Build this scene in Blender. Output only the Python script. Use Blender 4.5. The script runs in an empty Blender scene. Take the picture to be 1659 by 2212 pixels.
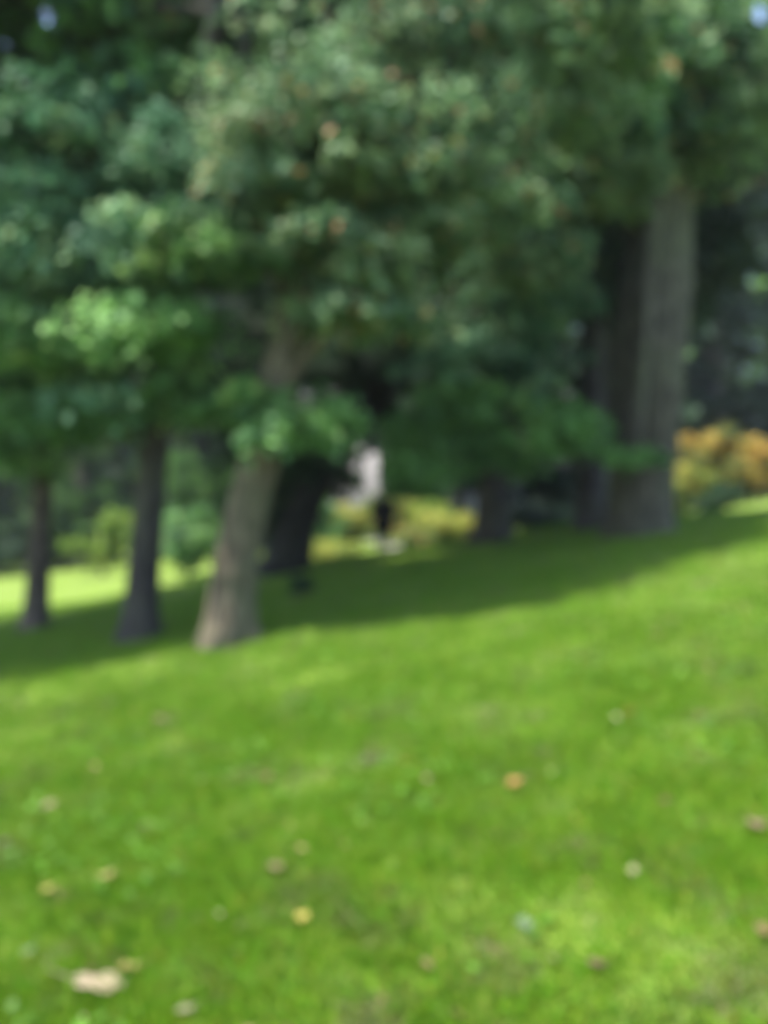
import bpy, math, random
import numpy as np
from mathutils import Vector, Matrix

random.seed(7)
rng = np.random.default_rng(7)
S = bpy.context.scene
COL = S.collection
R = math.radians

# ------------------------------------------------------------------ camera
EYE = 1.60
F = 1684.0                      # focal length of the photograph, in units of its 1659-wide view
cam_d = bpy.data.cameras.new('camera')
cam = bpy.data.objects.new('camera', cam_d); COL.objects.link(cam)
cam.location = (0, 0, EYE); cam.rotation_euler = (R(90), 0, 0)
cam_d.sensor_fit = 'VERTICAL'; cam_d.sensor_height = 36.0
cam_d.lens = 36.0 * F / 2212.0
cam_d.clip_start = 0.05; cam_d.clip_end = 2000
cam_d.dof.use_dof = True        # the photograph is focused on something close: everything is soft
cam_d.dof.focus_distance = 0.3
cam_d.dof.aperture_fstop = 3.9
S.camera = cam

# ------------------------------------------------------------------ light
TRAVEL = Vector((0.38, 0.24, -1.0)).normalized()      # direction the sunlight travels
SUN_EL = math.asin(-TRAVEL.z)
SUN_AZ = math.atan2(-TRAVEL.x, -TRAVEL.y)             # clockwise from +Y
world = bpy.data.worlds.new('World'); S.world = world; world.use_nodes = True
wn = world.node_tree
sky = wn.nodes.new('ShaderNodeTexSky'); sky.sky_type = 'NISHITA'; sky.sun_disc = False
sky.sun_elevation = SUN_EL; sky.sun_rotation = SUN_AZ
sky.air_density = 1.0; sky.dust_density = 1.5; sky.ozone_density = 1.0
bg = wn.nodes['Background']; bg.inputs['Strength'].default_value = 0.15
wn.links.new(sky.outputs[0], bg.inputs['Color'])
sun_d = bpy.data.lights.new('sun', 'SUN'); sun_d.energy = 4.0; sun_d.angle = R(0.6); sun_d.color = (1.0, 0.94, 0.82)
sun = bpy.data.objects.new('sun', sun_d); COL.objects.link(sun)
sun.rotation_euler = TRAVEL.to_track_quat('-Z', 'Y').to_euler(); sun.location = (-20, -10, 40)
S.view_settings.view_transform = 'Standard'; S.view_settings.look = 'None'
S.view_settings.exposure = 1.75; S.view_settings.gamma = 1.0; S.view_settings.use_curve_mapping = False
S.render.engine = 'CYCLES'
S.cycles.use_denoising = True
S.cycles.max_bounces = 6; S.cycles.transparent_max_bounces = 8
S.cycles.sample_clamp_indirect = 4.0

# ------------------------------------------------------------------ helpers
def lin(r, g, b):
    return tuple(((c/255)/12.92 if c/255 <= 0.04045 else ((c/255+0.055)/1.055)**2.4) for c in (r, g, b))

def sm(t):
    t = np.clip(t, 0, 1); return t*t*(3-2*t)

def ground(X, Y):
    """height of the lawn: a slope that climbs to the right, a crest, then lower ground behind"""
    X = np.asarray(X, float); Y = np.asarray(Y, float)
    Xc = 22*np.tanh(X/22)
    near = 0.05 + 0.150*Xc + 0.030*np.minimum(Y, 24)
    near = near + 0.012*np.sin(X*0.55+1.0)*np.sin(Y*0.45+0.4)*sm((Y+2)/8)
    Xf = 26*np.tanh(X/26)
    far = 0.08 + 0.06*20*np.tanh(np.maximum(X-7.5, 0)/20)*sm((Y-14)/8) + 0.112*Xf + 0.10*np.sin(X*0.13)*np.sin(Y*0.11)
    Yc = 18.6 + 0.0*X - 3.6*sm((-X-3.5)/4.5) - 4.0*sm((X-5.0)/4.0)
    t = sm((Y - Yc)/8.0)
    return near*(1-t) + far*t

def gz(x, y): return float(ground(x, y))

def P(px, py, Y):
    return np.array([(px-829.5)/F*Y, Y, EYE+(1106-py)/F*Y])

def G(px, Y):                    # ground point at a bearing and a distance
    x = (px-829.5)/F*Y
    return np.array([x, Y, gz(x, Y)])

def groundhit(px, py):
    u = (px-829.5)/F; w = (1106-py)/F
    lo, hi = 1.0, 40.0
    for Y in np.linspace(1.5, 60, 3000):
        if EYE + w*Y <= gz(u*Y, Y): return np.array([u*Y, Y, gz(u*Y, Y)])
    return np.array([u*40, 40, gz(u*40, 40)])

def link_mesh(name, V, Fc, mat, parent=None, smooth=False, col=None, mats=None):
    me = bpy.data.meshes.new(name)
    V = np.asarray(V, np.float32)
    if isinstance(Fc, np.ndarray):
        n = Fc.shape[1]
        me.vertices.add(len(V)); me.vertices.foreach_set('co', V.ravel())
        me.loops.add(Fc.size); me.loops.foreach_set('vertex_index', Fc.ravel().astype(np.int32))
        me.polygons.add(len(Fc)); me.polygons.foreach_set('loop_start', np.arange(0, Fc.size, n, dtype=np.int32))
        me.polygons.foreach_set('loop_total', np.full(len(Fc), n, np.int32))
        me.update(calc_edges=True)
    else:
        me.from_pydata([tuple(map(float, v)) for v in V], [], Fc); me.update()
    if smooth: me.polygons.foreach_set('use_smooth', np.ones(len(me.polygons), bool))
    if col is not None:
        a = me.color_attributes.new('tint', 'FLOAT_COLOR', 'POINT')
        c = np.ones((len(V), 4), np.float32); c[:, :3] = col
        a.data.foreach_set('color', c.ravel())
    me.materials.append(mat)
    o = bpy.data.objects.new(name, me); COL.objects.link(o)
    if parent is not None:
        o.parent = parent
        o.matrix_parent_inverse = Matrix.Translation(-Vector(parent.location))
    return o

def tag(o, label=None, cat=None, group=None, kind=None):
    if label: o['label'] = label
    if cat: o['category'] = cat
    if group: o['group'] = group
    if kind: o['kind'] = kind
    return o

def empty(name, loc):
    o = bpy.data.objects.new(name, None); COL.objects.link(o); o.location = tuple(map(float, loc)); return o

# ------------------------------------------------------------------ materials
def new_mat(name):
    m = bpy.data.materials.new(name); m.use_nodes = True
    nt = m.node_tree; b = nt.nodes['Principled BSDF']; return m, nt, b

def ramp(nt, src, stops):
    r = nt.nodes.new('ShaderNodeValToRGB'); el = r.color_ramp.elements
    while len(el) < len(stops): el.new(0.5)
    for e, (p, c) in zip(el, stops): e.position = p; e.color = (*c, 1)
    nt.links.new(src, r.inputs[0]); return r.outputs[0]

def noise(nt, scale, detail=4, rough=0.55, vec=None):
    n = nt.nodes.new('ShaderNodeTexNoise'); n.inputs['Scale'].default_value = scale
    n.inputs['Detail'].default_value = detail; n.inputs['Roughness'].default_value = rough
    if vec is not None: nt.links.new(vec, n.inputs['Vector'])
    return n.outputs[0]

def mixc(nt, fac, a, b, mode='MIX'):
    m = nt.nodes.new('ShaderNodeMix'); m.data_type = 'RGBA'; m.blend_type = mode
    for k, v in ((0, fac), (6, a), (7, b)):
        if hasattr(v, 'is_output') or isinstance(v, bpy.types.NodeSocket): nt.links.new(v, m.inputs[k])
        else: m.inputs[k].default_value = v if k == 0 else (*v, 1)
    return m.outputs[2]

def grass_colour(nt):
    g = nt.nodes.new('ShaderNodeNewGeometry'); p = g.outputs['Position']
    base = ramp(nt, noise(nt, 0.55, 5, 0.6, p), [(0.30, (0.092, 0.200, 0.009)), (0.50, (0.110, 0.232, 0.011)), (0.68, (0.155, 0.252, 0.033))])
    fine = ramp(nt, noise(nt, 5.0, 5, 0.65, p), [(0.34, (0.070, 0.178, 0.009)), (0.52, (0.110, 0.232, 0.011)), (0.68, (0.158, 0.256, 0.042))])
    c = mixc(nt, 0.55, base, fine)
    patch = ramp(nt, noise(nt, 2.2, 7, 0.75, p), [(0.54, (0, 0, 0)), (0.66, (1, 1, 1))])
    bw = nt.nodes.new('ShaderNodeMath'); bw.operation = 'MULTIPLY'; bw.inputs[1].default_value = 0.7
    nt.links.new(patch, bw.inputs[0])
    c = mixc(nt, bw.outputs[0], c, (0.120, 0.125, 0.052))
    return c

def grass_blade_mat():
    m, nt, b = new_mat('grass_blades')
    c = grass_colour(nt)
    at = nt.nodes.new('ShaderNodeAttribute'); at.attribute_name = 'tint'
    c = mixc(nt, 1.0, c, at.outputs['Color'], 'MULTIPLY')
    nt.links.new(c, b.inputs['Base Color']); b.inputs['Roughness'].default_value = 0.55
    b.inputs['Specular IOR Level'].default_value = 0.18
    tr = nt.nodes.new('ShaderNodeBsdfTranslucent'); nt.links.new(c, tr.inputs[0])
    mx = nt.nodes.new('ShaderNodeMixShader'); mx.inputs[0].default_value = 0.35
    nt.links.new(b.outputs[0], mx.inputs[1]); nt.links.new(tr.outputs[0], mx.inputs[2])
    nt.links.new(mx.outputs[0], nt.nodes['Material Output'].inputs['Surface'])
    return m

def lawn_mat():
    m, nt, b = new_mat('lawn')
    c = mixc(nt, 1.0, grass_colour(nt), (1.12, 0.84, 2.0), 'MULTIPLY'); nt.links.new(c, b.inputs['Base Color'])
    b.inputs['Roughness'].default_value = 0.85; b.inputs['Specular IOR Level'].default_value = 0.15
    g = nt.nodes.new('ShaderNodeNewGeometry')
    n = noise(nt, 22, 6, 0.7, g.outputs['Position'])
    bp = nt.nodes.new('ShaderNodeBump'); bp.inputs['Strength'].default_value = 0.6; bp.inputs['Distance'].default_value = 0.04
    nt.links.new(n, bp.inputs['Height']); nt.links.new(bp.outputs[0], b.inputs['Normal'])
    return m

def leaf_mat(name, trans=0.35, rough=0.6, spec=0.3):
    m, nt, b = new_mat(name)
    at = nt.nodes.new('ShaderNodeAttribute'); at.attribute_name = 'tint'
    nt.links.new(at.outputs['Color'], b.inputs['Base Color'])
    b.inputs['Roughness'].default_value = rough; b.inputs['Specular IOR Level'].default_value = spec
    tr = nt.nodes.new('ShaderNodeBsdfTranslucent'); nt.links.new(at.outputs['Color'], tr.inputs[0])
    mx = nt.nodes.new('ShaderNodeMixShader'); mx.inputs[0].default_value = trans
    nt.links.new(b.outputs[0], mx.inputs[1]); nt.links.new(tr.outputs[0], mx.inputs[2])
    nt.links.new(mx.outputs[0], nt.nodes['Material Output'].inputs['Surface'])
    return m

def bark_mat(name, a, b_, moss=0.0):
    m, nt, b = new_mat(name)
    tc = nt.nodes.new('ShaderNodeTexCoord')
    mp = nt.nodes.new('ShaderNodeMapping'); mp.inputs['Scale'].default_value = (7, 7, 1.3)
    nt.links.new(tc.outputs['Object'], mp.inputs[0])
    n1 = noise(nt, 2.2, 8, 0.7, mp.outputs[0]); n2 = noise(nt, 1.1, 4, 0.6, tc.outputs['Object'])
    c = ramp(nt, n1, [(0.36, tuple(x*0.4 for x in a)), (0.5, a), (0.64, tuple(x*1.2 for x in b_))])
    blot = ramp(nt, n2, [(0.45, (0, 0, 0)), (0.65, (1, 1, 1))])
    mm = nt.nodes.new('ShaderNodeMath'); mm.operation = 'MULTIPLY'; mm.inputs[1].default_value = moss
    nt.links.new(blot, mm.inputs[0])
    c = mixc(nt, mm.outputs[0], c, (0.10, 0.12, 0.06))
    nt.links.new(c, b.inputs['Base Color']); b.inputs['Roughness'].default_value = 0.9
    b.inputs['Specular IOR Level'].default_value = 0.2
    bp = nt.nodes.new('ShaderNodeBump'); bp.inputs['Strength'].default_value = 1.0; bp.inputs['Distance'].default_value = 0.05
    nt.links.new(n1, bp.inputs['Height']); nt.links.new(bp.outputs[0], b.inputs['Normal'])
    return m

def plain_mat(name, c, rough=0.8, vary=0.15, scale=6, metallic=0):
    m, nt, b = new_mat(name)
    tc = nt.nodes.new('ShaderNodeTexCoord')
    cc = ramp(nt, noise(nt, scale, 5, 0.6, tc.outputs['Object']), [(0.3, tuple(x*(1-vary) for x in c)), (0.7, tuple(min(1, x*(1+vary)) for x in c))])
    nt.links.new(cc, b.inputs['Base Color']); b.inputs['Roughness'].default_value = rough
    b.inputs['Metallic'].default_value = metallic
    return m

M_lawn = lawn_mat(); M_blade = grass_blade_mat()
M_leaf = leaf_mat('broad_leaves')
M_leaf_dark = leaf_mat('dark_leaves', 0.2, 0.6, 0.3)
M_bark_grey = bark_mat('grey_bark', (0.105, 0.085, 0.062), (0.175, 0.15, 0.105), 0.5)
M_bark_slate = bark_mat('slate_bark', (0.064, 0.057, 0.046), (0.112, 0.103, 0.082), 0.4)
M_bark_dark = bark_mat('dark_bark', (0.045, 0.040, 0.040), (0.085, 0.075, 0.072), 0.2)
M_bark_brown = bark_mat('brown_bark', (0.075, 0.058, 0.052), (0.13, 0.105, 0.095), 0.15)
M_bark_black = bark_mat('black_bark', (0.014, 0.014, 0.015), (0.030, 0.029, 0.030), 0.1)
M_path = plain_mat('gravel_path', (0.15, 0.15, 0.11), 0.95, 0.3, 30)

# ------------------------------------------------------------------ the lawn
def axis(lims):
    out = []
    for a, b, s in lims: out.append(np.arange(a, b, s))
    out.append([lims[-1][1]]); return np.concatenate(out)
gx = axis([(-900, -100, 80), (-100, -30, 5), (-30, -12, 1), (-12, 12, 0.22), (12, 30, 1), (30, 100, 5), (100, 900, 80)])
gy = axis([(-60, -4, 4), (-4, 1.5, 0.5), (1.5, 12, 0.12), (12, 32, 0.35), (32, 70, 2), (70, 140, 10), (140, 1400, 90)])
XX, YY = np.meshgrid(gx, gy)
nn = np.sin(XX*3.1+np.sin(YY*2.3)*1.3)*np.sin(YY*2.7+np.sin(XX*1.9)*1.1)*0.012
ZZ = ground(XX, YY) + nn*(np.abs(XX) < 13)*(YY < 20)*(YY > 0)
nx, ny = len(gx), len(gy)
V = np.stack([XX.ravel(), YY.ravel(), ZZ.ravel()], 1)
i = np.arange(nx*ny).reshape(ny, nx)
Q = np.stack([i[:-1, :-1].ravel(), i[:-1, 1:].ravel(), i[1:, 1:].ravel(), i[1:, :-1].ravel()], 1)
tag(link_mesh('lawn', V, Q, M_lawn, smooth=True), kind='structure')

# gravel footpath beyond the crest: leads away towards the house
pc = []
for t in np.linspace(0, 1, 40):
    y = 20.5 + t*40; x = 0.1 + 1.6*math.sin(t*2.2) - 7*t*t
    pc.append((x, y))
pc = np.array(pc); d = np.gradient(pc, axis=0); nrm = np.stack([d[:, 1], -d[:, 0]], 1); nrm /= np.linalg.norm(nrm, axis=1)[:, None]
PV = []; NA = 7
for k in range(len(pc)):
    for a in np.linspace(-0.45, 0.45, NA):
        q = pc[k] + nrm[k]*(a + 0.05*math.sin(k*1.7+a)); PV.append((q[0], q[1], gz(q[0], q[1])+0.02))
j = np.arange(len(pc)*NA).reshape(-1, NA)
tag(link_mesh('footpath', PV, np.stack([j[:-1, :-1].ravel(), j[:-1, 1:].ravel(), j[1:, 1:].ravel(), j[1:, :-1].ravel()], 1), M_path, smooth=True), kind='structure')

# grass blades over the lawn in view
def blades(n, ymin, ymax, hmin, hmax, w, spread, bt):
    y = ymin + (ymax-ymin)*rng.beta(*bt, n)
    x = (rng.random(n)*2-1)*(0.56*y+0.4)
    # tufting: pull blades towards tuft centres
    m = max(10, n//14); pick = rng.integers(0, m, n); own = rng.random(n) < 0.30
    x = np.where(own, x[pick]+rng.normal(0, spread*.3, n), x); y = np.where(own, y[pick]+rng.normal(0, spread*.3, n), y)
    z = ground(x, y) - 0.005
    clump = 0.5+0.22*np.sin(x*5.3+np.sin(y*4.1)*2)*np.sin(y*6.1+np.sin(x*3.7)*2)
    h = (hmin + (hmax-hmin)*rng.random(n))*(0.6+0.8*clump)
    a = rng.random(n)*2*np.pi; ln = rng.normal(0, 0.45, (n, 2))*h[:, None]
    wx = np.cos(a)*w*(0.7+0.6*rng.random(n)); wy = np.sin(a)*w*(0.7+0.6*rng.random(n))
    b0 = np.stack([x-wx, y-wy, z], 1); b1 = np.stack([x+wx, y+wy, z], 1)
    mid = np.stack([x+ln[:, 0]*0.4+wx*.8, y+ln[:, 1]*0.4+wy*.8, z+h*0.6], 1)
    tip = np.stack([x+ln[:, 0], y+ln[:, 1], z+h], 1)
    V = np.stack([b0, b1, mid, tip], 1).reshape(-1, 3)
    k = np.arange(n)*4
    Fc = np.stack([k, k+1, k+2, k+3], 1)
    v = rng.random(n)
    tint = np.stack([0.75+0.6*v, 0.8+0.45*rng.random(n)*1.0, 0.7+0.8*rng.random(n)], 1)*(0.75+0.5*rng.random(n))[:, None]
    dry = rng.random(n) < 0.03; tint[dry] = tint[dry]*np.array([2.2, 1.25, 3.0])
    return V, Fc, np.repeat(tint, 4, 0)
parts = [blades(280000, 1.8, 10.0, 0.02, 0.05, 0.0035, 0.11, (1.15, 2.6)), blades(150000, 3.0, 16.0, 0.025, 0.055, 0.006, 0.2, (1.6, 2.0)), blades(50000, 8.0, 21.0, 0.03, 0.06, 0.01, 0.3, (1.8, 1.3))]
VV, FF, CC, off = [], [], [], 0
for v, f, c in parts: VV.append(v); FF.append(f+off); CC.append(c); off += len(v)
tag(link_mesh('grass', np.concatenate(VV), np.concatenate(FF), M_blade, col=np.concatenate(CC)),
    'short green lawn grass covering the whole slope', 'grass', kind='stuff')

# broad low weeds (clover, plantain) in darker tufts among the grass
n = 5000
y = 2.0+9*rng.random(n)**0.9; x = (rng.random(n)*2-1)*(0.56*y+0.3)
cx = np.sin(x*1.9+np.sin(y*1.3)*2.0)*np.sin(y*2.3+np.cos(x*1.7)*1.7)
keep = cx > 0.35; x, y = x[keep], y[keep]; n = len(x)
a = rng.random(n)*2*np.pi; s = 0.012+0.02*rng.random(n); tl = rng.normal(0, 0.3, (n, 2))
z = ground(x, y)+0.02+0.025*rng.random(n)
e1 = np.stack([np.cos(a), np.sin(a), tl[:, 0]], 1)*s[:, None]; e2 = np.stack([-np.sin(a), np.cos(a), tl[:, 1]], 1)*s[:, None]*0.8
c0 = np.stack([x, y, z], 1)
Vw = np.stack([c0-e1, c0-e2, c0+e1, c0+e2], 1).reshape(-1, 3); k = np.arange(n)*4
wc = np.array([0.075, 0.175, 0.02])*(0.7+0.9*rng.random((n, 1)))*np.array([1, 1, 1.0])
tag(link_mesh('clover', Vw, np.stack([k, k+1, k+2, k+3], 1), M_leaf, col=np.repeat(wc, 4, 0)),
    'low clover and weeds growing in patches through the lawn', 'weeds', kind='stuff')

# ------------------------------------------------------------------ tubes and trees
def tube(path, rad, seg=16, ridge=0.0, flare=0.0, seed=0, sub=0.0):
    path = np.array(path, float); rad = np.array(rad, float)
    if sub:
        dl = np.r_[0, np.cumsum(np.linalg.norm(np.diff(path, axis=0), axis=1))]
        t = np.linspace(0, dl[-1], max(3, int(dl[-1]/sub)))
        pp = np.stack([np.interp(t, dl, path[:, q]) for q in range(3)], 1); rad = np.interp(t, dl, rad)
        for _ in range(3):
            if len(pp) > 4: pp[1:-1] = (pp[:-2]+2*pp[1:-1]+pp[2:])/4; rad[1:-1] = (rad[:-2]+2*rad[1:-1]+rad[2:])/4
        path = pp
    T = np.gradient(path, axis=0); T /= np.linalg.norm(T, axis=1)[:, None]
    ref = np.array([0.13, 0.99, 0.05]) if abs(T[0][1]) < 0.9 else np.array([1, 0, 0.])
    A = np.cross(T, ref); A /= np.linalg.norm(A, axis=1)[:, None]; B = np.cross(T, A)
    th = np.linspace(0, 2*np.pi, seg, endpoint=False)
    r = rad[:, None]*np.ones(seg)
    h = np.r_[0, np.cumsum(np.linalg.norm(np.diff(path, axis=0), axis=1))]
    if flare:
        lobes = 1+0.45*np.cos(5*th+seed)+0.3*np.cos(3*th+seed*2.1)
        r = r*(1+flare*np.exp(-np.maximum(h-0.3, 0)/0.28)[:, None]*lobes)
        r = r*(1+0.05*np.sin(3*th+seed+h[:, None]*0.7)+0.035*np.sin(h[:, None]*2.1+seed+th))
    if ridge:
        rr = np.sin(th*11+seed+1.5*np.sin(h[:, None]*3.1+th*2))*0.5+np.sin(th*17+seed*3+2*np.sin(h[:, None]*4.3))*0.35
        r = r*(1+ridge*rr)
    V = path[:, None, :]+r[..., None]*(np.cos(th)[None, :, None]*A[:, None, :]+np.sin(th)[None, :, None]*B[:, None, :])
    n = len(path); V = V.reshape(-1, 3)
    i = np.arange(n*seg).reshape(n, seg); i2 = np.roll(i, -1, 1)
    Fc = np.stack([i[:-1].ravel(), i2[:-1].ravel(), i2[1:].ravel(), i[1:].ravel()], 1)
    return V, Fc

def join(lst):
    VV, FF, off = [], [], 0
    for v, f in lst: VV.append(v); FF.append(f+off); off += len(v)
    return np.concatenate(VV), np.concatenate(FF)

PAL = {   # leaf base colours (linear) and how often each occurs
    'green':  [((0.095, 0.220, 0.065), 5), ((0.150, 0.300, 0.085), 4), ((0.050, 0.130, 0.048), 3), ((0.23, 0.36, 0.12), 1.8)],
    'bluish': [((0.092, 0.215, 0.120), 5), ((0.140, 0.285, 0.150), 4), ((0.050, 0.125, 0.070), 3), ((0.20, 0.32, 0.15), 1.6)],
    'turning': [((0.130, 0.220, 0.100), 6), ((0.200, 0.290, 0.145), 4), ((0.075, 0.150, 0.075), 4), ((0.28, 0.145, 0.07), 2.6), ((0.30, 0.25, 0.09), 2.0)],
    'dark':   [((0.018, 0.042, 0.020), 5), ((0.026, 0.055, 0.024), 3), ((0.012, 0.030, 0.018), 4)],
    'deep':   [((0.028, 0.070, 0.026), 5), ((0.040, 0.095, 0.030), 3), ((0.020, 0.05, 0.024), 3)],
    'lit_green':  [((0.120, 0.270, 0.065), 5), ((0.160, 0.330, 0.085), 3), ((0.070, 0.175, 0.050), 2)],  # brightness of sunlit boughs put into the leaf colour of shaded sprays
    'mid':    [((0.060, 0.150, 0.025), 5), ((0.090, 0.200, 0.03), 3), ((0.035, 0.090, 0.022), 3)],
    'lime':   [((0.16, 0.26, 0.03), 4), ((0.22, 0.30, 0.04), 3), ((0.11, 0.20, 0.03), 3)],
    'yellow': [((0.40, 0.27, 0.05), 4), ((0.30, 0.27, 0.05), 5), ((0.42, 0.21, 0.04), 2), ((0.13, 0.16, 0.04), 3)],
    'straw':  [((0.36, 0.34, 0.07), 4), ((0.27, 0.32, 0.06), 4), ((0.18, 0.25, 0.05), 3)],
    'mixed':  [((0.09, 0.15, 0.03), 4), ((0.16, 0.20, 0.05), 3), ((0.28, 0.22, 0.06), 1.5)],
}

# openings in the crowns through which the sky or the lit ground behind is seen: (bearing x, y, half-size) seen from the lawn
GAPS = [(103, 38, 17, 26), (735, 690, 7, 18), (804, 1022, 18, 48), (1642, 30, 14, 24), (8, 95, 10, 14)]

def leaf_mesh(cent, axis_o, nl, size, thick, droop, radius, pal, weights=None, flat=0.55):
    """cent: (K,3) spray centres; axis_o: (K,3) outward directions; nl leaves per spray"""
    K = len(cent); N = K*nl
    rad = np.repeat(radius, nl)
    ct = np.repeat(cent, nl, 0); o = np.repeat(axis_o, nl, 0)
    up = np.array([0, 0, 1.0]); s = np.cross(o, up); s /= np.linalg.norm(s, axis=1)[:, None]+1e-9
    # leaves sit on a few radiating shoots of each spray
    shoots = 11
    ang = np.repeat(rng.random((K, shoots))*2*np.pi, 1, 0); pick = rng.integers(0, shoots, N); ki = np.repeat(np.arange(K), nl)
    th = ang[ki, pick]+rng.normal(0, 0.16, N); rr = rng.random(N)**0.6
    a = np.cos(th)*rr; b = np.sin(th)*rr
    c = rng.normal(0, 1, N)*thick - droop*(rr**2)
    pos = ct+o*(a*rad)[:, None]+s*(b*rad*0.8)[:, None]+up*(c*rad)[:, None]
    if GAPS:
        q = pos[:, 1]; u = pos[:, 0]/q*F+829.5; w = 1106-(pos[:, 2]-EYE)/q*F
        kill = np.zeros(N, bool)
        for gx_, gy_, ax, ay in GAPS: kill |= (((u-gx_)/ax)**2+((w-gy_)/ay)**2 < 1) & (q > 1)
        pos, o, s, th, ki = pos[~kill], o[~kill], s[~kill], th[~kill], ki[~kill]; N = len(pos)
    nrm = np.stack([np.zeros(N), np.zeros(N), np.full(N, flat)], 1)+o*0.30+rng.normal(0, 0.42, (N, 3))
    nrm /= np.linalg.norm(nrm, axis=1)[:, None]
    d = o*np.cos(th)[:, None]+s*np.sin(th)[:, None]+rng.normal(0, 0.35, (N, 3)); d[:, 2] -= 0.45
    d -= nrm*(d*nrm).sum(1)[:, None]; d /= np.linalg.norm(d, axis=1)[:, None]+1e-9
    e = np.cross(nrm, d)
    L = size*(0.65+0.7*rng.random(N))[:, None]
    V = np.stack([pos-d*L*0.5, pos+e*L*0.40+nrm*L*0.10, pos+d*L*0.55-nrm*L*0.06, pos-e*L*0.40+nrm*L*0.10], 1).reshape(-1, 3)
    k = np.arange(N)*4
    Fc = np.concatenate([np.stack([k, k+1, k+2], 1), np.stack([k, k+2, k+3], 1)])
    P_ = PAL[pal]; w = np.array([x[1] for x in P_], float); w /= w.sum(); cols = np.array([x[0] for x in P_])
    # each spray leans to one colour, each leaf varies
    wk = w*(cols[:, 0] < cols[:, 1]*1.05) if pal == 'turning' else w
    kc = rng.choice(len(P_), K, p=wk/wk.sum()); lc = rng.choice(len(P_), N, p=w)
    col = np.where((rng.random(N) < 0.78)[:, None], cols[kc[ki]], cols[lc])
    col = col*(0.85+0.3*rng.random(N))[:, None]*(0.8+0.4*rng.random(K))[ki][:, None]
    return V, Fc, np.repeat(col, 4, 0)

def path_at(path, z):
    p = np.array(path); zz = p[:, 2]
    z = min(max(z, zz[0]+0.5), zz[-1])
    return np.array([np.interp(z, zz, p[:, q]) for q in range(3)])

def tree(name, label, path, rads, blobs, mat, leafmat=None, cat='tree', group=None, seg=28, limbs=True, limb_min=2.6, flare=0.5, extra_limbs=(), cut=True):
    """path: trunk points from the ground up; blobs: (centre, (rx,ry,rz), sprays, leaves, leaf_size, spray_radius, palette)"""
    path = [np.array(p, float) for p in path]
    base = path[0].copy(); gzb = gz(base[0], base[1])
    root = empty(name, (base[0], base[1], gzb))
    tag(root, label, cat, group)
    full = [np.array([base[0], base[1], gzb-0.35])]+[np.array([base[0], base[1], gzb])+0]+path[1:]
    rr = [rads[0]*1.05]+list(rads)
    sd = random.random()*6
    v, f = tube(full, rr, seg, 0.028, flare, sd, 0.16)
    link_mesh('trunk', v, f, mat, root, True)
    for lp, lr in extra_limbs:
        v, f = tube(lp, lr, 12, 0.02, 0, sd, 0.2); link_mesh('limb', v, f, mat, root, True)
    leaves, twigs = [], []
    for (c, r, K, nl, size, sr, pal) in blobs:
        c = np.array(c, float); r = np.array(r, float)
        d = rng.normal(0, 1, (K, 3)); d /= np.linalg.norm(d, axis=1)[:, None]
        q = (0.35+0.65*rng.random(K)**0.5)[:, None]
        cc = c+d*r*q
        ok = cc[:, 2] > ground(cc[:, 0], cc[:, 1])+0.3
        cc, d = cc[ok], d[ok]
        o = (cc-base); o[:, 2] = 0; o = o+d*np.array([1.5, 1.5, 0]); o /= np.linalg.norm(o, axis=1)[:, None]+1e-9
        rad = sr*(0.6+0.8*rng.random(len(cc)))
        leaves.append(leaf_mesh(cc, o, nl, size, 0.13, 0.38, rad, pal))
        if limbs:
            a = path_at(full, c[2]-0.45*np.linalg.norm((c-base)[:2])-0.3) if c[2]-0.45*np.linalg.norm((c-base)[:2])-0.3 > gzb+limb_min else path_at(full, gzb+limb_min)
            mid = (a+c)/2+np.array([0, 0, 0.12*np.linalg.norm(c-a)])+rng.normal(0, .08, 3)
            L = np.linalg.norm(c-a)
            r0 = min(rads[-2]*0.75, 0.035+0.028*L)
            v, f = tube([a, mid, c], [r0, r0*0.7, r0*0.35], 9, 0, 0, sd, 0.3); link_mesh('limb', v, f, mat, root, True)
            for k in range(len(cc)):
                if rng.random() < 0.6:
                    p0 = a+(c-a)*rng.uniform(0.45, 1.0) + np.array([0, 0, 0.06*L])
                    m_ = (p0+cc[k])/2+np.array([0, 0, 0.1])+rng.normal(0, .07, 3)
                    twigs.append(tube([p0, m_, cc[k]], [0.022, 0.014, 0.005], 5))
    if twigs:
        v, f = join(twigs); tag(link_mesh('branches', v, f, mat, root, True), kind='stuff')
    VV, FF, CC, off = [], [], [], 0
    for v, f, c in leaves: VV.append(v); FF.append(f+off); CC.append(c); off += len(v)
    tag(link_mesh('crown', np.concatenate(VV), np.concatenate(FF), leafmat or M_leaf, root, col=np.concatenate(CC)), kind='stuff')
    return root

def B(px, py, Y, rx, ry, rz, K, pal, nl=120, size=0.105, sr=0.62):
    return (P(px, py, Y), (rx, ry, rz), K, int(nl*1.5), size, sr, pal)
def W(x, y, z, rx, ry, rz, K, pal, nl=60, size=0.18, sr=1.0):
    return ((x, y, z), (rx, ry, rz), K, int(nl*1.7), size, sr, pal)

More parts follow.
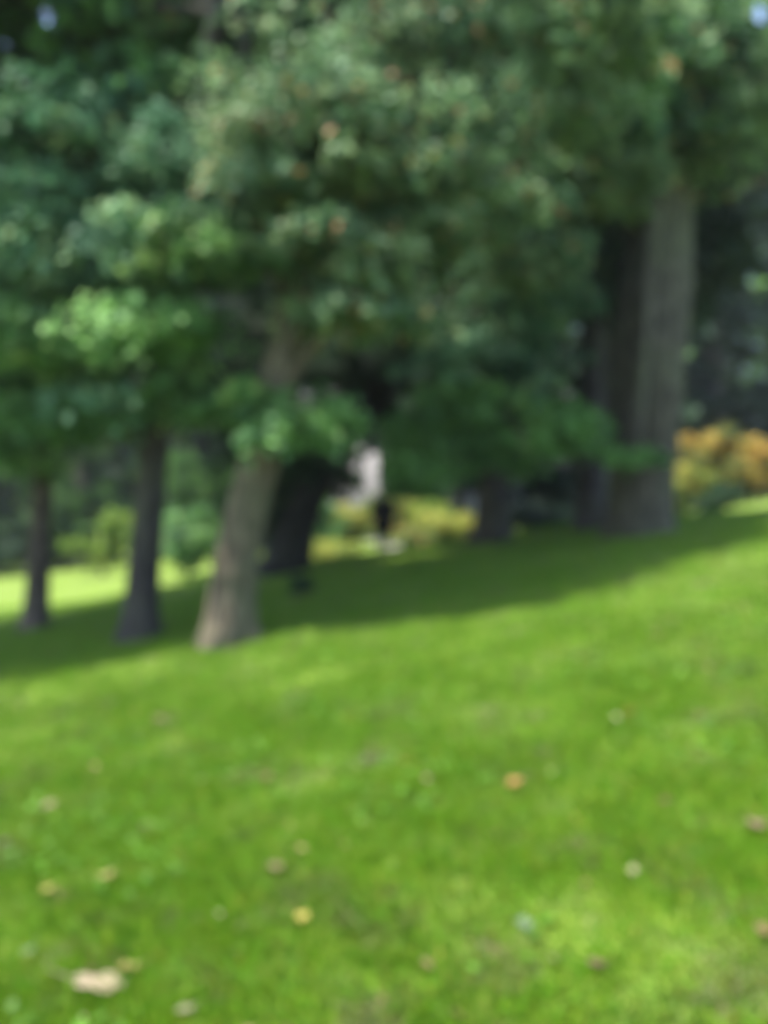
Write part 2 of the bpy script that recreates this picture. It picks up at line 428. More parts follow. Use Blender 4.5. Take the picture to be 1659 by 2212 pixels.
# --- the row of trees along the edge of the shade
tree('broadleaf_tree', 'slim brown-barked tree at the left end of the row, sunlit lawn right behind its trunk',
     [G(75, 13.7), P(84, 1180, 13.7), P(98, 1000, 13.7), P(110, 800, 13.8), P(150, 500, 14), P(190, 100, 14), P(200, -300, 14)],
     [0.20, 0.185, 0.17, 0.15, 0.12, 0.08, 0.03],
     [B(60, 760, 12.3, 1.7, 1.3, 1.0, 34, 'green'), B(200, 880, 13.0, 1.2, 1.0, .5, 14, 'green'), B(20, 930, 13.0, 1.0, 1.2, .7, 14, 'green'),
      B(40, 450, 12.4, 2.2, 1.6, 1.5, 46, 'bluish'), B(150, 200, 13.2, 2.2, 1.8, 1.4, 34, 'bluish'),
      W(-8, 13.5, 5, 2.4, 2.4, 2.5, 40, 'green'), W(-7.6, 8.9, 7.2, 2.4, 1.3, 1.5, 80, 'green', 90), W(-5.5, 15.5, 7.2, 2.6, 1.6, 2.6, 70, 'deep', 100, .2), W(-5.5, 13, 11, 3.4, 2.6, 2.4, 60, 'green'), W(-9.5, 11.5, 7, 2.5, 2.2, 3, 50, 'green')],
     M_bark_brown, group='trees along the shaded edge of the lawn')

tree('broadleaf_tree', 'dark-barked slender tree, second from the left, drooping leafy sprays across its trunk',
     [G(300, 10.6), P(312, 1200, 10.6), P(330, 1000, 10.6), P(345, 800, 10.7), P(375, 560, 10.5), P(425, 300, 10.0), P(470, 60, 9.3), P(500, -250, 9.1), P(520, -700, 9.3)],
     [0.225, 0.205, 0.20, 0.19, 0.17, 0.15, 0.13, 0.10, 0.04],
     [B(90, 720, 9.6, 1.0, .7, .28, 14, 'green', 140), B(280, 705, 9.4, 1.2, .7, .35, 20, 'green', 140),
      B(250, 520, 9.6, 1.5, .8, .45, 26, 'bluish', 130), B(420, 850, 9.7, .7, .6, .28, 8, 'green'),
      B(100, 860, 10.0, .8, .6, .35, 9, 'green'), B(230, 870, 9.8, .6, .5, .3, 7, 'bluish'),
      B(200, 330, 10, 1.9, 1.2, .8, 34, 'bluish'), B(420, 400, 10.2, 1.2, 1.0, .8, 24, 'bluish'),
      B(180, 60, 10.6, 1.6, 1.4, .9, 18, 'bluish'), B(560, 190, 11.0, .8, 1.0, .8, 8, 'bluish'),
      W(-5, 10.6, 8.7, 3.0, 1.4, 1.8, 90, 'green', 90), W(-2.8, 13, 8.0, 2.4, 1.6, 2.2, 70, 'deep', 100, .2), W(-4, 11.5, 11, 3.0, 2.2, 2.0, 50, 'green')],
     M_bark_dark, group='trees along the shaded edge of the lawn',
     extra_limbs=[([P(440, 330, 10.05), P(545, 170, 9.2), P(515, 20, 9.0), P(500, -150, 9.0)], [0.09, .075, .06, .03])])

tree('broadleaf_tree', 'grey-barked tree leaning right, third from the left, with the nearest trunk',
     [G(492, 9.3), P(505, 1240, 9.3), P(530, 1120, 9.3), P(575, 950, 9.3), P(600, 820, 9.35), P(640, 660, 9.5), P(672, 480, 9.6), P(700, 250, 9.7), P(720, 0, 9.8), P(740, -400, 9.9), P(740, -800, 10)],
     [0.275, 0.26, 0.25, 0.225, 0.215, 0.20, 0.19, 0.17, 0.15, 0.11, 0.04],
     [B(530, 860, 8.8, .42, .4, .28, 6, 'green', 130), B(640, 900, 8.9, .45, .4, .25, 7, 'green'), B(470, 540, 9.0, .55, .6, .45, 10, 'green'),
      B(765, 530, 8.7, .8, .6, .5, 14, 'turning'), B(800, 640, 8.6, .7, .6, .3, 10, 'turning'), B(780, 330, 8.7, 1.5, .9, 1.0, 50, 'turning'),
      B(980, 400, 9.9, 1.1, .9, 1.0, 40, 'turning'), B(880, 120, 9.5, 1.4, 1.0, .9, 40, 'turning'), B(1080, 170, 11.2, 1.6, 1.0, 1.1, 40, 'turning'), B(600, 200, 9.1, .9, .9, .8, 16, 'turning'),
      W(0.3, 10.6, 8.4, 3.2, 1.3, 1.6, 90, 'turning', 90), W(3.2, 13.4, 9.8, 2.0, 1.5, 1.8, 80, 'green', 100), W(-1, 10.5, 10.5, 3.0, 2.2, 1.8, 50, 'green')],
     M_bark_grey, group='trees along the shaded edge of the lawn')

tree('broadleaf_tree', 'almost black tree with a thick trunk leaning far right, left of the distant figure',
     [G(622, 17.6), P(640, 1150, 17.6), P(668, 1070, 17.6), P(730, 970, 17.7), P(800, 880, 17.8), P(870, 790, 18), P(940, 600, 18.2), P(960, 200, 18.4), P(960, -200, 18.4)],
     [0.48, 0.42, 0.37, 0.30, 0.28, 0.25, 0.22, 0.16, 0.05],
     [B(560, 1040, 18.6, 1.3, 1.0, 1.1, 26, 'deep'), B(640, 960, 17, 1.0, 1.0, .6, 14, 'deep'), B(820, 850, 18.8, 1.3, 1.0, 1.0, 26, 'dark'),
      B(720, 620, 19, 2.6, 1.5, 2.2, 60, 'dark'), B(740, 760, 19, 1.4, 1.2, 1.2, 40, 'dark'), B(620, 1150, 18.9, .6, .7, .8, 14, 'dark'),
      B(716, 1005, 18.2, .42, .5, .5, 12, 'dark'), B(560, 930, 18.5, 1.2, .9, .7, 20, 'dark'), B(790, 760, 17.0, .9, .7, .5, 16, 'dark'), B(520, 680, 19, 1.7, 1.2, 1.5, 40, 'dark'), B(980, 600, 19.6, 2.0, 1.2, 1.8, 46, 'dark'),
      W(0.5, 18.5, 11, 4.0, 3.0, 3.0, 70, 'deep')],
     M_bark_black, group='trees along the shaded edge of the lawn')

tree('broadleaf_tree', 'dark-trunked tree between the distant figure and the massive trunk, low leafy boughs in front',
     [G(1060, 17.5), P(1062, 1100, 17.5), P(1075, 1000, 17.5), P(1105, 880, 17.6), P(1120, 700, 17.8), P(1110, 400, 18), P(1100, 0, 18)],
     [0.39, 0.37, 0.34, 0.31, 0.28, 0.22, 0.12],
     [B(895, 1005, 14.0, .6, .6, .42, 16, 'lit_green', 130), B(1000, 900, 14.5, 1.1, .9, .7, 26, 'lit_green'), B(1090, 960, 14.5, .5, .6, .4, 8, 'lit_green'),
      B(1060, 790, 15, 1.5, 1.2, .9, 34, 'bluish'), B(880, 925, 14.2, .5, .5, .35, 9, 'lit_green'), B(1225, 925, 13.6, .45, .5, .55, 13, 'lit_green', 130), B(1000, 720, 16.5, 1.8, 1.4, 1.2, 34, 'deep'),
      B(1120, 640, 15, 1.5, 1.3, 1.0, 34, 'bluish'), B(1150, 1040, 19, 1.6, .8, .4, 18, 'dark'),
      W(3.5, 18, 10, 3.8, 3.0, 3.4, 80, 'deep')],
     M_bark_dark, limb_min=3.6, group='trees along the shaded edge of the lawn')

tree('broadleaf_tree', 'dark narrow trunk standing just left of and behind the massive trunk',
     [G(1278, 17.2), P(1278, 1050, 17.5), P(1282, 900, 17.8), P(1285, 700, 17.9), P(1270, 400, 18), P(1260, 0, 18)],
     [0.30, 0.31, 0.31, 0.28, 0.24, 0.14],
     [B(1200, 540, 16.5, 1.4, 1.2, 1.3, 36, 'deep'), B(1200, 250, 16.5, 2.2, 1.5, 1.6, 40, 'deep'), B(1180, 860, 18.8, 1.4, .9, 1.0, 24, 'dark'),
      W(4.5, 17.5, 12, 3.5, 2.6, 2.4, 50, 'deep'), W(6.0, 18.5, 8, 2.4, 1.6, 2.4, 50, 'dark', 100, .2)],
     M_bark_dark, group='trees along the shaded edge of the lawn')

tree('broadleaf_tree', 'massive grey trunk at the right that forks high up, one green spray hanging across it',
     [G(1387, 14.6), P(1387, 1090, 14.6), P(1388, 980, 14.6), P(1396, 860, 14.6), P(1404, 740, 14.6), P(1412, 620, 14.7), P(1424, 520, 14.8), P(1438, 400, 14.9), P(1452, 250, 15.1), P(1465, 0, 15.5), P(1470, -300, 16)],
     [0.57, 0.59, 0.60, 0.68, 0.70, 0.67, 0.58, 0.49, 0.42, 0.32, 0.1],
     [B(1375, 978, 13.3, .42, .4, .14, 5, 'lit_green', 130, .1, .42), B(1150, 560, 12.9, .9, .8, .5, 18, 'turning'), B(1310, 410, 13.6, .9, .8, .5, 18, 'turning'),
      B(1220, 200, 13.0, 1.6, 1.1, 1.0, 34, 'bluish'), B(1350, 60, 13.4, 1.7, 1.1, .9, 28, 'bluish'), B(1580, 210, 13.4, .7, .7, .6, 16, 'turning'),
      B(1630, 80, 13.4, .6, .6, .5, 8, 'turning'), B(1560, 350, 18.5, 1.9, 1.3, 2.2, 34, 'dark'),
      W(6.3, 14.9, 10.5, 3.0, 2.0, 2.6, 80, 'green'), W(4.5, 14.0, 9.5, 3.2, 1.6, 2.2, 60, 'turning')],
     M_bark_slate, group='trees along the shaded edge of the lawn', seg=40, flare=0.16, limb_min=8.5,
     extra_limbs=[([P(1415, 660, 14.7), P(1390, 500, 14.7), P(1368, 380, 14.7), P(1330, 200, 14.7), P(1290, 20, 14.7)], [0.40, .36, .32, .25, .15])])

# --- trees standing behind the row
def back_tree(name, label, px, Y, h, wid, pal, mat, low=0.12, K=150, size=0.34, nl=130, depth=1.0, group='trees in the wood behind'):
    g = G(px, Y); x, y, z = g
    lean = rng.normal(0, .25, 2)
    path = [g, g+[lean[0]*.3, 0, h*.3], g+[lean[0], lean[1], h*.7], g+[lean[0], lean[1], h*.98]]
    bl = []
    m = 5
    for q in range(m):
        f = q/(m-1); zc = z+h*(low+(0.95-low)*f); ww = wid*(0.75+0.5*math.sin(math.pi*(0.15+0.75*f)))*(1-0.35*f)
        bl.append(((x+rng.normal(0, .3), y+rng.normal(0, .3), zc), (ww, ww*depth, h*0.16), K//m, nl, size, 1.15, pal))
    return tree(name, label, path, [h*.03, h*.026, h*.016, h*.004], bl, mat, M_leaf_dark if pal in ('dark', 'deep') else M_leaf, group=group, seg=12, limbs=False, flare=0.3)

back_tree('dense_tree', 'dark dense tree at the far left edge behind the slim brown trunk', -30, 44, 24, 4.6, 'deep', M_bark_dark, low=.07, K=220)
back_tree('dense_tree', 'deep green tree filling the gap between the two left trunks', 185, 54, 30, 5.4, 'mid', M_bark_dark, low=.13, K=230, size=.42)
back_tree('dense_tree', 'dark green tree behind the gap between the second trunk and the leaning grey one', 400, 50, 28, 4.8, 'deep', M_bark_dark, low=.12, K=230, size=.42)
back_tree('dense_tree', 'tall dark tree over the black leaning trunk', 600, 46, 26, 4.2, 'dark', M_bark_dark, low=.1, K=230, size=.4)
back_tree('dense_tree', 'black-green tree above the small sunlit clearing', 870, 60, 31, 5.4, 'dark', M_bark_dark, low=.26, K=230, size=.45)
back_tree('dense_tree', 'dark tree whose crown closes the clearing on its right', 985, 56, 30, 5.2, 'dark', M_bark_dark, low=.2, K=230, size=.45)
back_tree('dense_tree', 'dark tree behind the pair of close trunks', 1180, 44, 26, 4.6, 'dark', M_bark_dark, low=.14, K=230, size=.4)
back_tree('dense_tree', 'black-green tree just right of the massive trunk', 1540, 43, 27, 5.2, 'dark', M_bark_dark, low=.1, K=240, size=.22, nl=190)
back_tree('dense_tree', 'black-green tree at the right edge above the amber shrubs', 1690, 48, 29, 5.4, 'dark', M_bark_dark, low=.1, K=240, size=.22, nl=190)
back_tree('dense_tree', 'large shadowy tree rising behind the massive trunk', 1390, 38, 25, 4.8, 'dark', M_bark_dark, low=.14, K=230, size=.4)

# --- the far wood that closes the view
n = 6500
wx = rng.uniform(-110, 110, n); wy = 84+rng.uniform(0, 26, n)+np.abs(wx)*-.15; wh = 33+5*np.sin(wx*.21)+3*np.sin(wx*.57+1)
wz = ground(wx, wy)+wh*rng.random(n)**0.9
wc_ = np.stack([wx, wy, wz], 1); wo = np.tile([0, -1., 0], (n, 1))
v, f, c = leaf_mesh(wc_, wo, 26, .95, .35, .3, np.full(n, 2.3), 'mid')
tag(link_mesh('woodland', v, f, M_leaf_dark, col=c), 'far-off dark wood behind the lawn', 'woodland', kind='stuff')

# --- shrubs
def shrub(label, px, Y, h, wid, pal, K=26, nl=110, size=0.12, sr=0.4, name='shrub', group='shrubs beyond the crest of the lawn'):
    g = G(px, Y)
    root = empty(name, g); tag(root, label, 'shrub', group)
    ns = max(4, K//3); cc, tw = [], []
    for k in range(ns):
        a = rng.random()*6.283; out = wid*(0.25+0.85*rng.random()); up = h*(0.45+0.7*rng.random()*(1-0.35*out/wid))
        e = g+np.array([math.cos(a)*out, math.sin(a)*out*.8, up]); m_ = g+np.array([math.cos(a)*out*.45, math.sin(a)*out*.35, up*.8])
        tw.append(tube([g-[0, 0, .1], m_, e, e+[math.cos(a)*.12, 0, -.05]], [0.022, 0.014, 0.008, .003], 5))
        for t_ in (0.35, 0.62, 0.85, 1.05):
            q = (m_*(2*t_)+g*(1-2*t_)) if t_ < .5 else m_+(e-m_)*(2*t_-1)
            cc.append(q+rng.normal(0, .06, 3)+np.array([0, 0, -.05]))
    cc = np.array(cc); K = len(cc)
    o = cc-g+rng.normal(0, .05, cc.shape); o[:, 2] = 0; o /= np.linalg.norm(o, axis=1)[:, None]+1e-9
    v, f, c = leaf_mesh(cc, o, nl, size, 0.3, 0.2, sr*(0.6+0.8*rng.random(K)), pal)
    tag(link_mesh('foliage', v, f, M_leaf, root, col=c), kind='stuff')
    v, f = join(tw); tag(link_mesh('stems', v, f, M_bark_brown, root, True), kind='stuff')
    return root

shrub('bright lime shrub on the sunny lawn between the two left trunks', 222, 33, 2.6, 1.5, 'lime', size=.16, K=34, sr=.5)
shrub('leafy green shrub left of the leaning grey trunk', 405, 27, 2.4, 1.7, 'green', size=.15, K=44, sr=.5)
shrub('tall mid-green bush filling the gap right of the dark-barked trunk', 440, 40, 5.4, 2.6, 'mid', size=.2, K=90, sr=.7)
shrub('dark shrub at the left edge beyond the slim brown trunk', -10, 40, 3.2, 3.0, 'deep', size=.16, K=50, sr=.6)
shrub('tall green bush between the slim brown trunk and the lime shrub', 140, 43, 5.0, 2.8, 'mid', size=.2, K=90, sr=.6)
shrub('blue-green shrub on the left side of the small clearing', 700, 33, 2.2, .8, 'green', size=.14, K=30, sr=.4)
shrub('straw-yellow shrub directly left of the distant figure', 745, 36, 2.3, 2.2, 'straw', size=.14, K=60)
shrub('yellow-green shrub behind the distant figure', 860, 38, 2.2, 2.0, 'straw', size=.14, K=60)
shrub('vivid lime shrub to the right of the distant figure', 935, 35, 1.7, 1.3, 'lime', size=.14, K=30)
shrub('olive-yellow shrub beside the trunk right of the figure', 975, 27, 1.35, 1.2, 'straw', size=.12, K=44)
shrub('low straw-green bush at the foot of the clearing, left of the figure', 720, 27, .75, 1.0, 'straw', size=.1, K=36, sr=.3)
shrub('low olive bush just right of the figure', 895, 26, .8, .8, 'mixed', size=.1, K=36, sr=.3)
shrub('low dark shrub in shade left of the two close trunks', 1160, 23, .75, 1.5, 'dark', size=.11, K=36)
shrub('amber autumn shrub with arching tips right of the massive trunk', 1530, 31, 2.9, 1.5, 'yellow', size=.15, K=54, sr=.45)
shrub('orange-amber shrub at the right edge', 1655, 33, 2.5, 1.8, 'yellow', size=.15, K=54, sr=.45)
shrub('pale straw shrub close against the right side of the massive trunk', 1470, 27, 1.7, .9, 'straw', size=.13, K=36, sr=.35)
shrub('small dark green shrub below the amber one', 1540, 26, 1.1, .8, 'deep', size=.11, K=27, sr=.3)
shrub('tiny dark sapling in the shaded grass below the black leaning trunk', 650, 13.0, .38, .14, 'deep', size=.05, K=9, sr=.09, group='plants in the shaded grass', nl=60)

# ------------------------------------------------------------------ house beyond the trees
def box(x0, x1, y0, y1, z0, z1):
    V = np.array([(x, y, z) for z in (z0, z1) for y in (y0, y1) for x in (x0, x1)])
    return V, np.array([(0, 2, 3, 1), (4, 5, 7, 6), (0, 1, 5, 4), (2, 6, 7, 3), (0, 4, 6, 2), (1, 3, 7, 5)])
M_wall = plain_mat('pale_render', (0.27, 0.265, 0.29), .9, .06, 2); M_roof = plain_mat('slate_roof', (0.12, 0.11, 0.12), .7, .2, 3)
M_frame = plain_mat('white_paint', (.75, .75, .75), .4, .05); M_pane = plain_mat('window_glass', (.03, .04, .05), .08, .1)
M_door = plain_mat('brown_door', (.12, .07, .04), .5, .1)
HY = 66.0; hx0, hx1 = -7.0, 19.0; hz = gz(0, HY)
house = empty('house', (6, HY, hz)); tag(house, 'pale rendered house far off, showing through the small clearing behind the figure', 'house')
v, f = box(hx0, hx1, HY, HY+9, hz-2.0, hz+9.2); link_mesh('wall', v, f, M_wall, house)
ov = .5
RV = np.array([(hx0-ov, HY-ov, hz+9.1), (hx1+ov, HY-ov, hz+9.1), (hx1+ov, HY+9+ov, hz+9.1), (hx0-ov, HY+9+ov, hz+9.1), (hx0-ov, HY+4.5, hz+12.6), (hx1+ov, HY+4.5, hz+12.6)])
link_mesh('roof', RV, [(0, 1, 5, 4), (2, 3, 4, 5), (0, 4, 3), (1, 2, 5), (0, 3, 2, 1)], M_roof, house)
for xx in (-5.6, 0.9, 3.6, 6.4, 10.2, 14.0, 16.8):
    for zz in (0.9, 3.9, 6.7):
        if xx == 3.6 and zz < 1:
            v, f = box(xx, xx+1.1, HY-.06, HY+.02, hz-.1, hz+2.1); link_mesh('door', v, f, M_door, house); continue
        v, f = join([box(xx, xx+1.2, HY-.07, HY+.01, hz+zz-.08, hz+zz), box(xx, xx+1.2, HY-.07, HY+.01, hz+zz+1.4, hz+zz+1.48),
                     box(xx-.08, xx, HY-.07, HY+.01, hz+zz-.08, hz+zz+1.48), box(xx+1.2, xx+1.28, HY-.07, HY+.01, hz+zz-.08, hz+zz+1.48),
                     box(xx+.56, xx+.64, HY-.065, HY+.01, hz+zz, hz+zz+1.4)])
        w_ = link_mesh('window', v, f, M_frame, house)
        v, f = box(xx, xx+1.2, HY-.03, HY-.005, hz+zz, hz+zz+1.4)
        p_ = link_mesh('pane', v, f, M_pane, None); p_.parent = w_; p_.matrix_parent_inverse = Matrix.Translation(-Vector(house.location))
# ------------------------------------------------------------------ person
def skin_obj(name, pts, edges, radii, mat, parent, root_i=0, sub=1):
    me = bpy.data.meshes.new(name); me.from_pydata([tuple(p) for p in pts], edges, []); me.update()
    me.materials.append(mat)
    o = bpy.data.objects.new(name, me); COL.objects.link(o)
    m1 = o.modifiers.new('skin', 'SKIN'); m1.use_smooth_shade = True
    sv = me.skin_vertices[0]
    for k, r_ in enumerate(radii): sv.data[k].radius = (r_, r_) if not isinstance(r_, tuple) else r_
    sv.data[root_i].use_root = True
    m2 = o.modifiers.new('sub', 'SUBSURF'); m2.levels = sub; m2.render_levels = sub
    if parent is not None: o.parent = parent
    return o
M_skin = plain_mat('skin', (.42, .26, .19), .6, .05); M_coat = plain_mat('black_jacket', (.006, .007, .009), .9, .2)
M_trou = plain_mat('grey_trousers', (.06, .075, .075), .9, .1)
for n_ in M_coat.node_tree.nodes:
    if n_.type == 'BSDF_PRINCIPLED': n_.inputs['Specular IOR Level'].default_value = .08; n_.inputs['Roughness'].default_value = 1; M_hair = plain_mat('dark_hair', (.014, .010, .009), .7, .2)
M_shoe = plain_mat('grey_shoes', (.22, .22, .22), .6, .1)
PY = 21.6; pg = G(828, PY)
per = empty('person', pg); tag(per, 'distant person in a long black coat and grey trousers in the sunlit clearing', 'person')
per.rotation_euler = (0, 0, R(190))
pt, ed, rd = [], [], []
def jn(p, r, par=None):
    pt.append(p); rd.append(r)
    if par is not None: ed.append((par, len(pt)-1))
    return len(pt)-1
pel = jn((0, 0, .95), (.15, .11)); sp = jn((0, 0, 1.12), (.13, .10), pel); ch = jn((0, -.01, 1.32), (.16, .11), sp)
nk = jn((0, 0, 1.49), .055, ch); n2 = jn((0, -.005, 1.56), .055, nk); hd = jn((0, -.01, 1.65), (.078, .095), n2); tp = jn((0, 0, 1.73), (.065, .075), hd)
hands = []
for sgn in (-1, 1):
    hp = jn((sgn*.09, 0, .90), .10, pel); st = .14*sgn
    kn = jn((sgn*.10, -.03-st*.2, .50), .06, hp); an = jn((sgn*.10, st*.7, .09), .04, kn); jn((sgn*.11, st*.7-.12, .04), .035, an)
    sh = jn((sgn*.19, 0, 1.41), .06, ch); el = jn((sgn*.29, -.02+st*.4, 1.14), .042, sh); wr = jn((sgn*.31, -.10+st*.5, .90), .028, el)
    pm = jn((sgn*.31, -.12+st*.5, .82), (.035, .02), wr); hands.append((sgn, pt[pm], pt[wr]))
body = skin_obj('body', pt, ed, rd, M_skin, per)
for sgn, pmv, wrv in hands:      # five fingers a hand
    for q in range(5):
        x0 = pmv[0]+(q-1.5)*.014*0.6; y0 = pmv[1]+(q-1.5)*.018
        if q < 4: L_ = (.062, .072, .068, .054)[q]; pp = [(x0, y0, pmv[2]+.01), (x0-sgn*.004, y0, pmv[2]-.035-L_*.3), (x0-sgn*.016, y0-.006, pmv[2]-.03-L_)]
        else: pp = [(pmv[0], pmv[1]-.02, pmv[2]+.045), (pmv[0]-sgn*.01, pmv[1]-.045, pmv[2]+.01), (pmv[0]-sgn*.015, pmv[1]-.05, pmv[2]-.025)]
        skin_obj('finger', pp, [(0, 1), (1, 2)], [.0095, .0085, .007], M_skin, per)
# face: nose, ears
v, f = tube([(0, -.10, 1.675), (0, -.115, 1.655), (0, -.12, 1.64)], [.008, .012, .010], 6); link_mesh('nose', v, f, M_skin, None, True).parent = per
for sgn in (-1, 1):
    v, f = tube([(sgn*.078, 0, 1.68), (sgn*.09, .005, 1.66), (sgn*.078, 0, 1.63)], [.010, .013, .008], 6); link_mesh('ear', v, f, M_skin, None, True).parent = per
    v, f = tube([(sgn*.03, -.098, 1.675), (sgn*.03, -.103, 1.675)], [.009, .006], 8); link_mesh('eye', v, f, M_hair, None, True).parent = per
# hair: shell over the skull
u_, w_ = np.meshgrid(np.linspace(0, 2*np.pi, 20, endpoint=False), np.linspace(0, 1, 9))
low = np.where(np.sin(u_) < -.3, .75, 1.35)          # shorter in front, longer behind
ph = w_*np.pi*.5*low
HV = np.stack([.098*np.sin(ph)*np.cos(u_), .115*np.sin(ph)*np.sin(u_)+.01, 1.675+.115*np.cos(ph)], -1).reshape(-1, 3)
ih = np.arange(9*20).reshape(9, 20); ih2 = np.roll(ih, -1, 1)
link_mesh('hair', HV, np.stack([ih[:-1].ravel(), ih2[:-1].ravel(), ih2[1:].ravel(), ih[1:].ravel()], 1), M_hair, None, True).parent = per
# clothes
cp, ce, cr = [], [], []
def cj(p, r, par=None):
    cp.append(p); cr.append(r)
    if par is not None: ce.append((par, len(cp)-1))
    return len(cp)-1
a0 = cj((0, 0, 1.12), (.26, .21)); a1 = cj((0, 0, .86), (.29, .24), a0); a1 = cj((0, 0, .44), (.30, .26), a1); a2 = cj((0, 0, 1.34), (.25, .19), a0); a3 = cj((0, 0, 1.50), .10, a2)
for sgn in (-1, 1):
    st = .14*sgn; b1 = cj((sgn*.21, 0, 1.41), .10, a2); b2 = cj((sgn*.29, -.02+st*.4, 1.14), .085, b1); cj((sgn*.31, -.08+st*.5, .93), .06, b2)
skin_obj('coat', cp, ce, cr, M_coat, per)
cp, ce, cr = [], [], []
c0 = cj((0, 0, .95), (.12, .10))
for sgn in (-1, 1):
    st = .14*sgn; c1 = cj((sgn*.09, 0, .84), .09, c0); c2 = cj((sgn*.10, -.03-st*.2, .50), .085, c1); cj((sgn*.10, st*.7, .12), .06, c2)
skin_obj('trousers', cp, ce, cr, M_trou, per)
for sgn in (-1, 1):
    st = .14*sgn
    skin_obj('shoe', [(sgn*.10, st*.7+.04, .055), (sgn*.105, st*.7-.06, .045), (sgn*.115, st*.7-.15, .035)], [(0, 1), (1, 2)], [.05, .045, .035], M_shoe, per)

# ------------------------------------------------------------------ fallen leaves on the lawn
def fallen_leaf(label, px, py, size, col, curl=0.25, lobes=5, slant=None, turn=None, narrow=.85):
    g = groundhit(px, py)
    if narrow > .6: size *= .8; col = tuple(x*.7 for x in col)
    a0_ = random.random()*6.28 if turn is None else turn; m_, nt, b = new_mat('dry_leaf')
    n_ = noise(nt, 30, 4); c_ = ramp(nt, n_, [(0.35, tuple(x*.65 for x in col)), (0.6, col)])
    nt.links.new(c_, b.inputs['Base Color']); b.inputs['Roughness'].default_value = .6
    N = 40; Vs = [(0, 0, 0)]; 
    for k in range(N):
        t = k/N*2*math.pi; rr = 0.62+0.38*abs(math.cos(t*lobes/2))**0.7; rr *= (1.05 if math.cos(t) > 0 else .85)
        rr *= 1+0.08*math.sin(t*23)
        x_, y_ = math.cos(t)*rr*size/2, math.sin(t)*rr*size/2*narrow
        Vs.append((x_, y_, curl*size*(0.9*(y_/size*2)**2+0.6*(x_/size*2)**2*(1 if math.cos(t) > 0 else .3)+0.12*math.sin(t*3+a0_))))
    Fs = [(0, k+1, (k+1) % N+1) for k in range(N)]
    root = empty('fallen_leaf', (g[0], g[1], g[2]+.035)); tag(root, label, 'leaf', 'leaves fallen on the lawn')
    root.rotation_euler = (slant or 0.1, random.uniform(-.2, .2), a0_)
    bl = link_mesh('blade', Vs, Fs, m_, None, True); bl.parent = root
    v, f = tube([(-size*.2, 0, .001), (-size*.6, size*.03, .01), (-size*.95, size*.09, .022)], [.0012+size*.008, .001+size*.006, .001], 5)
    st_ = link_mesh('stalk', v, f, m_, None, True); st_.parent = root
    return root
TAN = (.24, .19, .10); OCH = (.25, .23, .06); ORG = (.34, .18, .04); PALE = (.24, .25, .13); SAGE = (.14, .21, .11); BRN = (.16, .10, .06)
fallen_leaf('largest fallen leaf, pale tan and curled, near the bottom left corner', 212, 2152, .20, (.25, .205, .13), .12, turn=.12, narrow=.5)
fallen_leaf('yellowish leaf tip just right of the largest pale leaf', 280, 2120, .10, OCH, .3)
fallen_leaf('ochre leaf in the lower left grass, brighter of the close pair', 228, 1912, .10, OCH, .2)
fallen_leaf('dull green-yellow leaf left of the brighter ochre one', 102, 1940, .09, (.36, .34, .08), .2)
fallen_leaf('tan leaf by itself high on the left of the lawn', 104, 1755, .10, TAN, .2)
fallen_leaf('flat tan leaf in the lower middle of the lawn, left of centre', 595, 1893, .11, TAN, .1)
fallen_leaf('small yellow leaf in dark green grass, low and left of centre', 652, 2005, .075, (.45, .38, .08), .2)
fallen_leaf('pale beige leaf near the middle of the lawn', 796, 1655, .11, PALE, .3)
fallen_leaf('faint orange leaf right beside the pale beige one', 878, 1662, .085, ORG, .2)
fallen_leaf('brightest orange leaf, right of the middle of the lawn', 1110, 1708, .10, ORG, .25)
fallen_leaf('small rusty leaf on the right, above the brown patch of grass', 1362, 1552, .11, ORG, .2)
fallen_leaf('pinkish leaf far up the right side of the lawn', 1418, 1378, .14, TAN, .2)
fallen_leaf('faded beige leaf high on the left, widest at that distance', 345, 1563, .15, TAN, .12)
fallen_leaf('russet leaf against the right edge, halfway down the lawn', 1632, 1802, .10, (.20, .13, .08), .25)
fallen_leaf('sage-grey leaf in the bottom right quarter', 1133, 2026, .09, SAGE, .2)
fallen_leaf('cream leaf cut by the bottom edge, left of centre', 402, 2207, .07, PALE, .2)
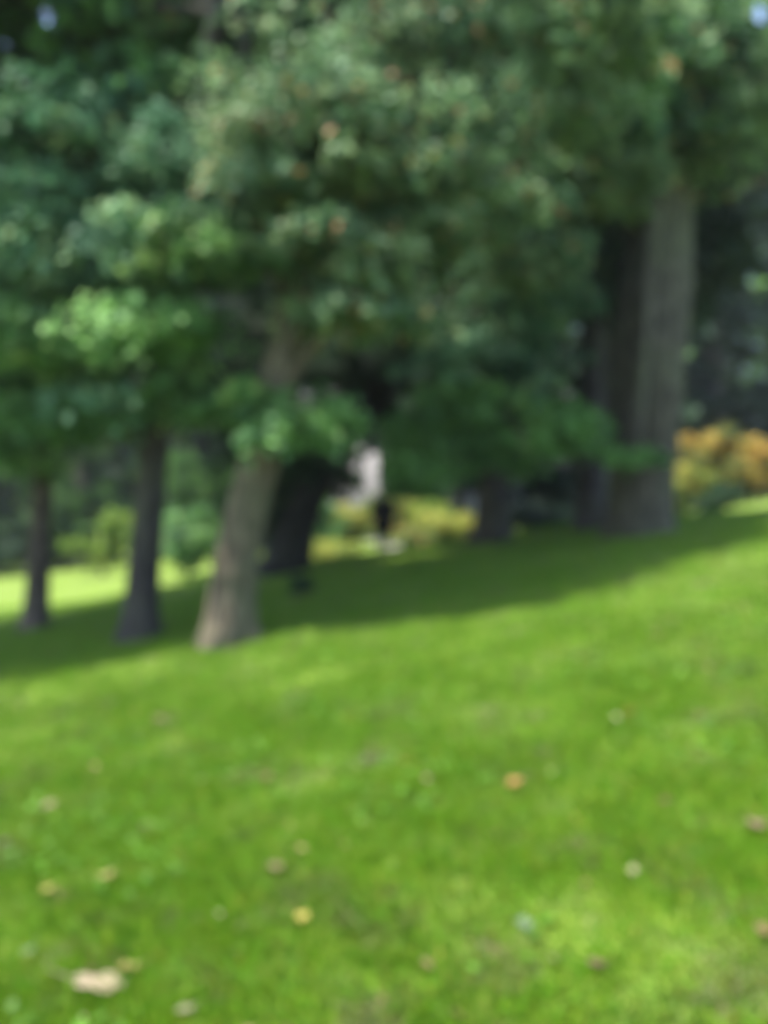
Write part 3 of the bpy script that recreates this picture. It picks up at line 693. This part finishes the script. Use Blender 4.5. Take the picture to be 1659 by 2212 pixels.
fallen_leaf('grey-green leaf low on the left near the corner', 62, 2080, .07, SAGE, .2)
fallen_leaf('small brown leaf at the left edge of the lawn', 8, 1835, .09, (.10, .09, .04), .2)
fallen_leaf('brown leaf lying near the bottom, right of centre', 1290, 2115, .07, BRN, .2)
fallen_leaf('orange-brown leaf at the right edge near the bottom', 1650, 2035, .08, (.20, .13, .05), .2)
fallen_leaf('small pale leaf in the shade at the foot of the leaning grey trunk', 455, 1400, .16, (.40, .25, .17), .2)

# small dead leaves and bits nobody could count
n = 220
y = 2.1+11*rng.random(n)**1.1; x = (rng.random(n)*2-1)*(0.56*y+.3); z = ground(x, y)+.035
a = rng.random(n)*6.28; s = .012+.025*rng.random(n)**2
tl = rng.normal(0, .35, (n, 2))
e1 = np.stack([np.cos(a), np.sin(a), tl[:, 0]], 1)*s[:, None]; e2 = np.stack([-np.sin(a), np.cos(a), tl[:, 1]], 1)*s[:, None]*.6
c0 = np.stack([x, y, z], 1); Vw = np.stack([c0-e1, c0-e2, c0+e1, c0+e2], 1).reshape(-1, 3); k = np.arange(n)*4
pc_ = np.array([(.14, .10, .05), (.24, .19, .08), (.10, .08, .04), (.25, .25, .13)])[rng.integers(0, 4, n)]
tag(link_mesh('leaf_litter', Vw, np.stack([k, k+1, k+2, k+3], 1), M_leaf, col=np.repeat(pc_, 4, 0)), 'scattered small dead leaves and bits over the lawn', 'litter', kind='stuff')

# ------------------------------------------------------------------ thin volume added in place of lens veil, lifts the dark tones
hm = bpy.data.materials.new('veil_volume'); hm.use_nodes = True; hn = hm.node_tree; hn.nodes.clear()
ho = hn.nodes.new('ShaderNodeOutputMaterial'); hv = hn.nodes.new('ShaderNodeVolumePrincipled')
hv.inputs['Color'].default_value = (.85, .92, 1, 1); hv.inputs['Density'].default_value = 0.00045
hn.links.new(hv.outputs[0], ho.inputs['Volume'])
v, f = box(-1000, 1000, -80, 1500, -12, 75)
tag(link_mesh('veil_volume', v, f, hm), 'thin bluish volume added in place of lens veil', 'veil_volume', kind='stuff')
